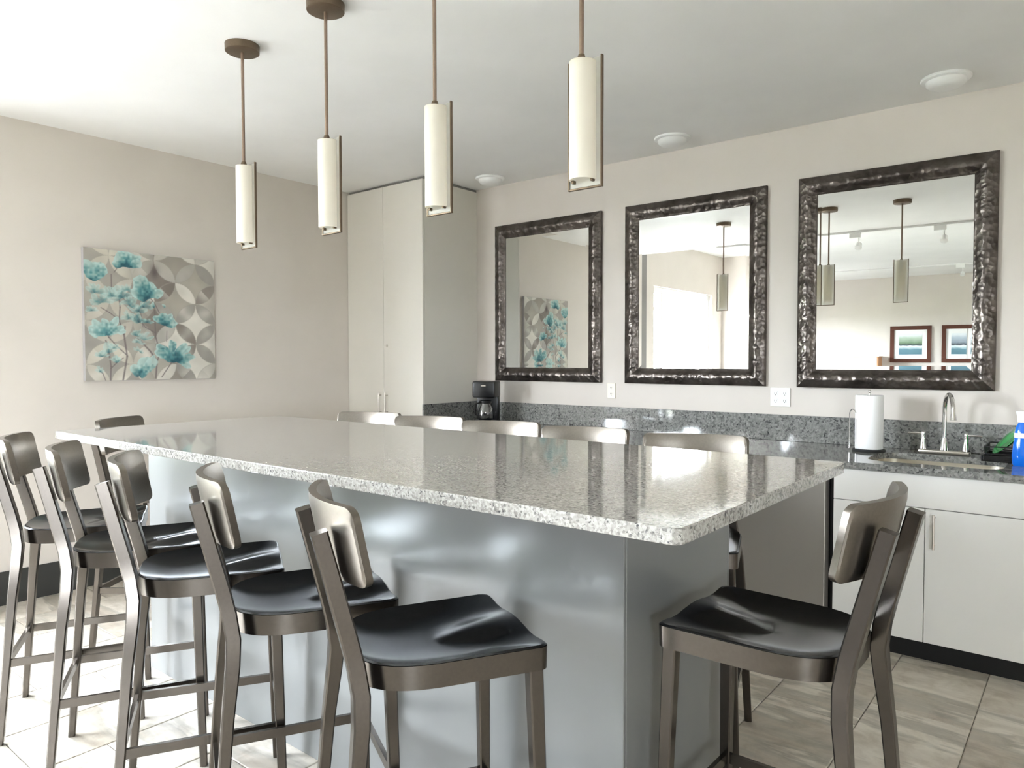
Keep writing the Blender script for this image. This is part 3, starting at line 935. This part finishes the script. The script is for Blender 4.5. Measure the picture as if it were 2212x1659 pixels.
# ------------------------------------------------------------------ mirrors
MW, MG, MX, MZ0, MZ1 = 0.966, 0.195, 1.0853, 1.2175, 2.4214
def make_mirror(seed):
    W, Hh, fw = MW, MZ1 - MZ0, 0.104
    t = thing('wall_mirror', 'x', 'mirror', group='framed mirrors above the counter')
    prof = [(0.0, 0.001), (0.0, 0.022), (0.003, 0.026), (0.016, 0.031), (0.030, 0.037), (0.042, 0.042), (0.054, 0.044), (0.066, 0.0415), (0.078, 0.034), (0.090, 0.026), (0.098, 0.022), (0.102, 0.021), (0.104, 0.018), (0.104, 0.008)]
    mb = MB()
    sides = [((-W / 2, 0), (W / 2, 0), (0, 1)), ((W / 2, 0), (W / 2, Hh), (-1, 0)), ((W / 2, Hh), (-W / 2, Hh), (0, -1)), ((-W / 2, Hh), (-W / 2, 0), (1, 0))]
    for si, (a, b, nrm) in enumerate(sides):
        a, b, nrm = Vector(a), Vector(b), Vector(nrm)
        Ls = (b - a).length
        d = (b - a) / Ls
        cnt = int(Ls / 0.009)
        vs, fs = [], []
        for i in range(cnt + 1):
            for (p, h) in prof:
                s = p + (Ls - 2 * p) * i / cnt
                q = a + d * s + nrm * p
                dh = 0
                if 0.003 <= p <= 0.101:
                    wgt = math.sin(math.pi * p / 0.104) ** 0.5
                    ph_ = s / 0.082 + p * 9 + 0.25 * noise.noise((s * 6, seed, si))
                    fr_ = ph_ - math.floor(ph_)
                    edge = min(s - p, Ls - p - s) / 0.03
                    k_ = max(0, min(1, edge))
                    dh = wgt * k_ * (0.0045 * (fr_ - 0.5) * (1 if p < 0.06 else 0.5) + 0.0031 * noise.noise((q.x * 30, q.y * 30, seed)))
                vs.append((q.x, -(h + dh), q.y))
        m_ = len(prof)
        for i in range(cnt):
            for k in range(m_ - 1):
                fs.append((i * m_ + k, (i + 1) * m_ + k, (i + 1) * m_ + k + 1, i * m_ + k + 1))
        mb.add(vs, fs)
    mb.build('frame', 'hammered', t, 50)
    e, bw, bd = fw - 0.002, 0.024, -0.00032
    g = MB()
    o4 = [(-W / 2 + e, e), (W / 2 - e, e), (W / 2 - e, Hh - e), (-W / 2 + e, Hh - e)]
    i4 = [(-W / 2 + e + bw, e + bw), (W / 2 - e - bw, e + bw), (W / 2 - e - bw, Hh - e - bw), (-W / 2 + e + bw, Hh - e - bw)]
    y0 = 0.0150
    vs = [(x, -(y0 - bd), z) for x, z in o4] + [(x, -y0, z) for x, z in i4]
    g.add(vs[4:], [(0, 1, 2, 3)]).build('glass', 'mirror', t, 0)
    MB().add(vs, [(k, (k + 1) % 4, 4 + (k + 1) % 4, 4 + k) for k in range(4)]).build('glass_bevel', 'mirror', t, 0)
    MB().box(-W / 2 + 0.01, W / 2 - 0.01, -0.008, -0.001, 0.01, Hh - 0.01).build('backing', 'black', t, 0)
    return t
mlab = ['dark hammered frame mirror next to the tall cupboard', 'dark hammered frame mirror between the two other mirrors', 'dark hammered frame mirror above the sink and paper towels']
for i in range(3):
    m_ = make_mirror(i * 3.7 + 1)
    th = R(1.8) if i == 2 else (R(0.15) if i == 1 else R(0.35))
    cx = MX + MW / 2 + i * (MW + MG)
    m_.location = (cx, -0.001 - math.sin(abs(th)) * MW / 2, MZ0)
    m_.rotation_euler = (0, 0, th)
    m_['label'] = mlab[i]

# ------------------------------------------------------------------ canvas painting on the left wall
def make_painting():
    y0, y1, z0, z1 = -2.604, -1.777, 1.2528, 2.0587
    t = thing('canvas_painting', 'square canvas of teal flowers over grey overlapping circles', 'painting', (0, (y0 + y1) / 2, (z0 + z1) / 2))
    W, Hh = y1 - y0, z1 - z0
    MB().rbox(0.002, 0.034, -W / 2, W / 2, -Hh / 2, Hh / 2, 0.002, 1).build('stretched_canvas', mat('canvas_edge', (0.42, 0.41, 0.42), 0.8), t, 30)
    n = 280
    s, u = np.meshgrid(np.linspace(0, 1, n), np.linspace(0, 1, n))      # s along the wall, u upward
    rng = np.random.RandomState(4)
    def smooth_noise(sc):
        g = rng.rand(int(sc) + 3, int(sc) + 3)
        fx_, fy_ = s * sc, u * sc
        i0, j0 = fx_.astype(int), fy_.astype(int)
        a, b = fx_ - i0, fy_ - j0
        a, b = a * a * (3 - 2 * a), b * b * (3 - 2 * b)
        return (g[j0, i0] * (1 - a) + g[j0, i0 + 1] * a) * (1 - b) + (g[j0 + 1, i0] * (1 - a) + g[j0 + 1, i0 + 1] * a) * b
    c = lambda *v: np.array(v, float)
    nz = smooth_noise(7) * 0.6 + smooth_noise(18) * 0.4
    Lc = 0.235
    p = ((s - 0.672) + (u - 0.79)) / math.sqrt(2) / Lc
    q = ((s - 0.672) - (u - 0.79)) / math.sqrt(2) / Lc
    ip, iq = np.floor(p), np.floor(q)
    a, b = p - ip - 0.5, q - iq - 0.5
    def hsh(x, y, k):
        v = np.sin(x * 127.1 + y * 311.7 + k * 74.7) * 43758.5453
        return v - np.floor(v)
    lens_a = (np.abs(a) - 1) ** 2 + b ** 2 < 0.5
    lens_b = (np.abs(b) - 1) ** 2 + a ** 2 < 0.5
    ea = np.where(a > 0, ip + 1, ip); eb = np.where(b > 0, iq + 1, iq)
    hv = np.where(lens_a, hsh(ea, iq, 1), np.where(lens_b, hsh(ip, eb, 2), hsh(ip, iq, 3)))
    for (kp, kq), val in {(-1, 1): 0.02, (-2, 1): 0.05, (-2, 2): 0.02, (-1, -1): 0.98, (0, -1): 0.62, (0, 0): 0.50, (0, 1): 0.36, (-1, 0): 0.46}.items():
        hv = np.where((~(lens_a | lens_b)) & (ip == kp) & (iq == kq), val, hv)
    for (kp, kq), val in {(-1, 1): 0.86, (0, 0): 0.02, (0, -1): 0.22, (-1, 0): 0.5}.items():
        hv = np.where(lens_a & (ea == kp) & (iq == kq), val, hv)
    for (kp, kq), val in {(-2, 2): 0.8, (-1, 2): 0.62, (0, 0): 0.28, (-1, 1): 0.5}.items():
        hv = np.where(lens_b & (~lens_a) & (ip == kp) & (eb == kq), val, hv)
    d1 = np.abs(np.sqrt((np.abs(a) - 1) ** 2 + b ** 2) - math.sqrt(0.5))
    d2 = np.abs(np.sqrt((np.abs(b) - 1) ** 2 + a ** 2) - math.sqrt(0.5))
    edge = np.minimum(d1, d2)
    left = np.clip((0.55 - s) / 0.3, 0, 1)
    lens = lens_a | lens_b
    cream, beige, taupe, grey, white = c(.56, .53, .45), c(.40, .37, .32), c(.23, .20, .175), c(.33, .31, .28), c(.68, .65, .59)
    img = np.zeros((n, n, 3))
    def lerp(A, B, k):
        return A + (B - A) * np.clip(k, 0, 1)[..., None]
    lensR = lerp(lerp(grey, taupe, (hv - 0.55) * 3) , white, (0.35 - hv) * 3)
    lensL = lerp(beige * 1.15, cream, hv)
    astR = lerp(lerp(beige, taupe, (hv - 0.5) * 3), white, (0.45 - hv) * 4)
    astL = lerp(beige, grey, hv)
    img = np.where(lens[..., None], lensR + (lensL - lensR) * left[..., None], astR + (astL - astR) * left[..., None])
    hi = np.exp(-((np.where(lens_a, b, a)) / 0.2) ** 2) * lens * (hsh(ea, eb, 5) > 0.45)
    img = img + (white - img) * (0.45 * hi * nz * 1.6)[..., None]
    img = img * (0.82 + 0.36 * nz)[..., None]
    ln = np.exp(-(edge / 0.018) ** 2) * 0.45
    img = img + (c(.36, .33, .29) - img) * (ln * (1 - 0.3 * left))[..., None]
    img = img + (grey - img) * (np.exp(-((1 - s) / 0.05) ** 2) * 0.3)[..., None]
    # dark patch near the upper middle
    img = img + (c(.10, .075, .08) - img) * (0.75 * np.exp(-(((s - 0.51) / 0.035) ** 2 + ((u - 0.86) / 0.055) ** 2)))[..., None]
    X = lambda v: (v - 205) / 1190.0
    U = lambda v: 1 - (v - 255) / 1160.0
    def stroke(pts_, wd, col, al=0.85):
        nonlocal img
        for (xa, ya), (xb, yb) in zip(pts_[:-1], pts_[1:]):
            ax_, ay_, bx_, by_ = X(xa), U(ya), X(xb), U(yb)
            vx, vy = bx_ - ax_, by_ - ay_
            k = np.clip(((s - ax_) * vx + (u - ay_) * vy) / (vx * vx + vy * vy), 0, 1)
            dd = np.hypot(s - ax_ - vx * k, u - ay_ - vy * k)
            img = img + (col - img) * (al * np.clip(1.4 - dd / wd, 0, 1))[..., None]
    stem = c(.17, .14, .14)
    for pl, wd in [([(408, 1420), (415, 1290), (392, 1110), (375, 1060)], .006), ([(412, 1310), (470, 1250), (520, 1215)], .004),
                   ([(515, 1420), (555, 1200), (530, 1000), (540, 930)], .007), ([(555, 1190), (470, 1110), (400, 1030), (380, 970)], .005),
                   ([(520, 960), (490, 880), (500, 760), (490, 600)], .005), ([(490, 870), (410, 810), (340, 770)], .004),
                   ([(808, 1400), (822, 1240), (760, 1150), (650, 1030)], .007), ([(822, 1250), (850, 1160), (812, 1010), (808, 770)], .0055),
                   ([(770, 660), (810, 710), (850, 790)], .0045), ([(812, 980), (720, 930), (640, 820)], .004), ([(865, 1390), (970, 1240)], .005),
                   ([(370, 1420), (345, 1350), (320, 1330)], .004), ([(430, 600), (430, 470)], .004), ([(915, 1060), (918, 960)], .003), ([(500, 650), (560, 700)], .003),
                   ([(700, 930), (680, 790)], .003), ([(500, 380), (455, 450)], .003)]:
        stroke(pl, wd, stem)
    deep, teal, light = c(.025, .105, .135), c(.10, .27, .28), c(.42, .57, .54)
    sw = s + (smooth_noise(14) - 0.5) * 0.035 + (smooth_noise(40) - 0.5) * 0.012
    uw = u + (smooth_noise(14) - 0.5) * 0.035 + (smooth_noise(40) - 0.5) * 0.012
    streak = smooth_noise(60)
    def petal(cx, cy, ang, ln_, wd, dk=0.0, al=0.92):
        nonlocal img
        x0_, u0_ = X(cx), U(cy)
        L1 = ln_ / 1190.0
        W1 = wd / 1190.0
        dx, dy = math.cos(R(ang)), math.sin(R(ang))
        e1 = (sw - x0_) * dx + (uw - u0_) * dy
        e2 = -(sw - x0_) * dy + (uw - u0_) * dx
        k = e1 / L1
        hwid = W1 * np.sqrt(np.clip(1 - ((k - 0.55) / 0.56) ** 2, 0, 1)) * (0.65 + 0.45 * np.clip(k, 0, 1))
        msk = np.clip((hwid - np.abs(e2)) / 0.006 + 0.4, 0, 1) * (k > -0.01) * (k < 1.12)
        tt = np.clip(k * 1.05 + (nz - 0.5) * 0.9 + (streak - 0.5) * 0.5 - dk, 0, 1)
        colr = np.where((tt < 0.45)[..., None], lerp(deep, teal, tt / 0.45), lerp(teal, light, (tt - 0.45) / 0.55))
        colr = colr * (0.9 + 0.25 * np.abs(e2 / np.maximum(hwid, 1e-4)))[..., None]
        img = img + (colr - img) * (al * msk)[..., None]
    def flower(cx, cy, size, spread=(20, 55, 90, 125, 160), dk=0.0, al=0.92, wf=0.36):
        for k, a_ in enumerate(spread):
            petal(cx, cy, a_ + rng.uniform(-8, 8), size * rng.uniform(0.85, 1.1), size * wf * rng.uniform(0.8, 1.1), dk, al)
    # soft pale sprays first, then the full flowers
    for cx, cy, sz in [(350, 720, 95), (500, 680, 110), (270, 810, 60), (580, 740, 80), (660, 790, 80), (720, 750, 75), (660, 880, 80), (560, 870, 60), (650, 1000, 60), (720, 1030, 60),
                       (650, 1080, 50), (650, 1160, 45), (390, 1160, 80), (340, 1200, 60), (450, 1130, 60), (320, 1350, 55), (460, 1240, 50), (740, 900, 60), (300, 640, 80), (420, 650, 80), (560, 620, 70)]:
        flower(cx, cy, sz, (15, 60, 95, 130, 165), -0.15, 0.62, 0.26)
    for cx, cy in [(790, 725), (890, 718), (480, 1215)]:
        petal(cx, cy + 18, 90, 38, 17, -0.35, 0.9)
    flower(560, 405, 150, (60, 90, 122), 0.05, 0.95, 0.5)
    petal(590, 400, 35, 105, 45, -0.1, 0.9)
    flower(268, 530, 150, (75, 100, 60), 0.05, 0.95, 0.6)
    flower(735, 655, 150, (25, 62, 95, 125, 165), 0.0, 0.95, 0.42)
    petal(735, 655, 105, 190, 75, -0.1, 0.9)
    flower(375, 1000, 150, (5, 30, 60, 95, 130, 160, 185), 0.0, 0.95, 0.26)
    flower(890, 920, 125, (20, 60, 95, 130), 0.0, 0.95, 0.4)
    flower(985, 1235, 190, (-20, 10, 35, 65, 95, 130, 150), 0.0, 0.95, 0.24)
    petal(680, 1400, 75, 200, 82, 0.05, 0.97)
    petal(650, 1395, 110, 130, 60, 0.2, 0.9)
    petal(700, 1395, 60, 210, 60, -0.05, 0.8)
    img = np.clip(img, 0.01, 0.95)
    # mesh of the painted face
    ys = (s - 0.5) * (W - 0.003)
    zs = (u - 0.5) * (Hh - 0.003)
    verts = np.stack([np.full_like(s, 0.0345), ys, zs], -1).reshape(-1, 3)
    idx = np.arange(n * n).reshape(n, n)
    quads = np.stack([idx[:-1, :-1], idx[:-1, 1:], idx[1:, 1:], idx[1:, :-1]], -1).reshape(-1, 4)
    me = bpy.data.meshes.new('painted_face')
    me.vertices.add(n * n)
    me.vertices.foreach_set('co', verts.ravel())
    me.loops.add(quads.size)
    me.loops.foreach_set('vertex_index', quads.ravel())
    me.polygons.add(len(quads))
    me.polygons.foreach_set('loop_start', np.arange(0, quads.size, 4))
    me.polygons.foreach_set('loop_total', np.full(len(quads), 4))
    me.update()
    me.validate()
    at = me.color_attributes.new('pigment', 'FLOAT_COLOR', 'POINT')
    rgba = np.concatenate([img.reshape(-1, 3), np.ones((n * n, 1))], 1).astype(np.float32)
    at.data.foreach_set('color', rgba.ravel())
    pm = mat('painted_canvas', (0.5, 0.5, 0.5), 0.6, spec=0.3)
    ca_ = N(pm, 'ShaderNodeVertexColor')
    ca_.layer_name = 'pigment'
    L_(pm, ca_.outputs['Color'], bsdf(pm).inputs['Base Color'])
    me.materials.append(pm)
    o = bpy.data.objects.new('painted_face', me)
    COL.objects.link(o)
    o.parent = t
make_painting()

# ------------------------------------------------------------------ ceiling fixtures over the counter
for i, (x, y) in enumerate([(1.214, -0.235), (2.715, -0.27), (4.175, -0.30)]):
    t = thing('ceiling_light', 'round white flush ceiling fixture above the %s' % ['tall cupboard corner', 'middle mirror', 'sink end mirror'][i], 'ceiling light', (x, y, H), group='white flush ceiling fixtures')
    MB().lathe([(0.108, 0.0), (0.110, -0.006), (0.106, -0.012), (0.092, -0.016)], n=44, cap1=True).build('trim_ring', 'white_plastic', t, 40)
    MB().lathe([(0.088, -0.014), (0.084, -0.032), (0.066, -0.046), (0.045, -0.050), (0.0, -0.050)], n=44, cap1=False).build('diffuser', 'white_plastic', t, 50)

# ------------------------------------------------------------------ the room behind, seen in the mirrors
def track(y, z, x0, x1, label, heads, hlabel, s=1.0):
    tag(MB().rbox(x0, x1, y - 0.018, y + 0.018, z - 0.022, z, 0.003).build('track_rail', 'white_plastic', None, 30), label, 'light track')
    for hi_, x in enumerate(heads):
        h_ = thing('track_light', hlabel % ('nearer to' if hi_ == 0 else 'farther from'), 'spotlight', (x, y, z - 0.022), group=label)
        MB().rbox(-0.055 * s, 0.055 * s, -0.02, 0.02, -0.05 * s, 0.0, 0.004).build('adapter', 'white_plastic', h_, 30)
        MB().tube([(0.035, 0, -0.05 * s), (0.035, 0, -0.11 * s)], 0.006, 10).build('stem', 'white_plastic', h_, 40)
        MB().lathe([(0.018, 0.03), (0.03, 0.02), (0.034, -0.03), (0.034, -0.04), (0.028, -0.042)], n=24).xform(Matrix.Translation((0.035, 0, -0.13 * s)) @ Matrix.Rotation(R(35), 4, 'X')).build('lamp_head', 'white_plastic', h_, 40)
track(YS + 0.02, H, 1.2, 6.0, 'white light track along the edge of the lower ceiling', (3.0, 3.78), 'small white spotlight at the lower ceiling edge, %s the painting wall')
track(-10.4, H2, 0.6, 6.5, 'white light track on the raised ceiling near the framed prints', (2.63, 3.55), 'small white spotlight near the framed prints, %s the painting wall', 1.2)

def print_mat(name, sky, hill, water):
    m = mat(name, (0.5, 0.5, 0.5), 0.5)
    tc = N(m, 'ShaderNodeTexCoord')
    sp = N(m, 'ShaderNodeSeparateXYZ')
    L_(m, tc.outputs['Generated'], sp.inputs[0])
    nz = noise_tex(m, tc.outputs['Generated'], 5, 4)
    md = N(m, 'ShaderNodeMath', operation='MULTIPLY_ADD')
    md.inputs[1].default_value = 0.12
    L_(m, nz.outputs['Fac'], md.inputs[0])
    L_(m, sp.outputs['Z'], md.inputs[2])
    r = ramp(m, md.outputs[0], [(0.05, water), (0.3, (water[0] * 1.3, water[1] * 1.3, water[2] * 1.2)), (0.46, (0.75, 0.85, 0.88)), (0.52, (0.05, 0.06, 0.08)), (0.62, hill), (0.85, sky), (1.0, (0.75, 0.8, 0.82))])
    L_(m, r.outputs['Color'], bsdf(m).inputs['Base Color'])
    return m
for i, (x0, x1) in enumerate([(2.25, 2.98), (3.155, 3.885)]):
    z0, z1 = 1.325, 2.055
    t = thing('framed_print', ['dark framed print of a green hillside lake', 'dark framed print of a grey blue lake'][i], 'picture', ((x0 + x1) / 2, YF, (z0 + z1) / 2), group='framed lake prints on the far wall')
    a, b, fwid = (x1 - x0) / 2, (z1 - z0) / 2, 0.075
    f = MB().rbox(-a, a, 0.001, 0.035, -b, -b + fwid, 0.003).rbox(-a, a, 0.001, 0.035, b - fwid, b, 0.003)
    f.rbox(-a, -a + fwid, 0.001, 0.035, -b + fwid, b - fwid, 0.003).rbox(a - fwid, a, 0.001, 0.035, -b + fwid, b - fwid, 0.003)
    f.build('frame', 'wood', t, 30)
    MB().box(-a + fwid, a - fwid, 0.002, 0.012, -b + fwid, b - fwid).build('mat_board', 'mat_board', t, 0)
    k = fwid + 0.085
    MB().box(-a + k, a - k, 0.012, 0.014, -b + k, b - k).build('print', print_mat('lake_print_%s' % 'ab'[i], (0.42, 0.52, 0.42) if i == 0 else (0.45, 0.52, 0.60), (0.17, 0.26, 0.16) if i == 0 else (0.28, 0.33, 0.38), (0.10, 0.20, 0.26)), t, 0)
# cream unit below the prints
t = thing('storage_unit', 'cream storage unit with wood edge against the far wall', 'cabinet', (1.98, YF + 0.25, 0))
MB().rbox(-0.33, 0.10, -0.24, 0.2, 0.0, 1.44, 0.006).build('body', 'cream_panel', t, 30)
MB().rbox(0.10, 0.125, -0.24, 0.2, 0.0, 1.44, 0.003).build('edge_panel', paint('orange_wood', (0.50, 0.26, 0.13)), t, 30)
MB().rbox(-0.35, 0.14, -0.245, 0.22, 1.44, 1.455, 0.003).build('top', 'cream_panel', t, 30)
# trees and railing outside the window
def tree(x, y, h, r, label, seed):
    t = thing('tree', label, 'tree', (x, y, -1.2), group='leafy trees outside the window')
    MB().tube([(0, 0, 0), (0.05, 0.03, h * 0.35), (0, 0, h * 0.7)], [0.14, 0.11, 0.05], 10).build('trunk', 'bark', t, 60)
    bm = bmesh.new()
    bmesh.ops.create_icosphere(bm, subdivisions=4, radius=1)
    for v in bm.verts:
        k = 1 + 0.45 * noise.noise(v.co * 1.9 + Vector((seed, 0, 0))) + 0.22 * noise.noise(v.co * 6 + Vector((0, seed, 0)))
        v.co = Vector((v.co.x * r * k, v.co.y * r * k, h * 0.68 + v.co.z * h * 0.36 * k))
    bm.verts.index_update()
    MB().add([v.co[:] for v in bm.verts], [[v.index for v in f.verts] for f in bm.faces]).build('crown', 'leaf', t, 0)
    bm.free()
tree(-16, -14.5, 3.6, 2.2, 'low round tree outside, nearest the deck railing', 3)
tree(-24, -18, 4.2, 2.8, 'broad leafy tree outside behind the low round tree', 8)
tree(-30, -34, 5.0, 3.2, 'tall leafy tree far outside across the lawn', 5)
tree(-13, -17.5, 2.9, 1.7, 'small bushy tree outside past the far window', 11)
rl = thing('deck_railing', 'dark slim railing outside the window', 'railing', (-4.45, -9, -0.15))
MB().rbox(-0.025, 0.025, -7, 7, 1.0, 1.05, 0.004).rbox(-0.02, 0.02, -7, 7, 0.1, 0.14, 0.004).build('rail', 'grey_pil', rl, 30)
bal = MB().rbox(-0.012, 0.012, -0.012, 0.012, 0.0, 1.01, 0.002, 1).mesh('baluster', 'grey_pil', 30)
for k in range(57):
    o = bpy.data.objects.new('baluster', bal)
    o.location = (0, -7 + 0.25 * k, 0)
    o.parent = rl
    COL.objects.link(o)
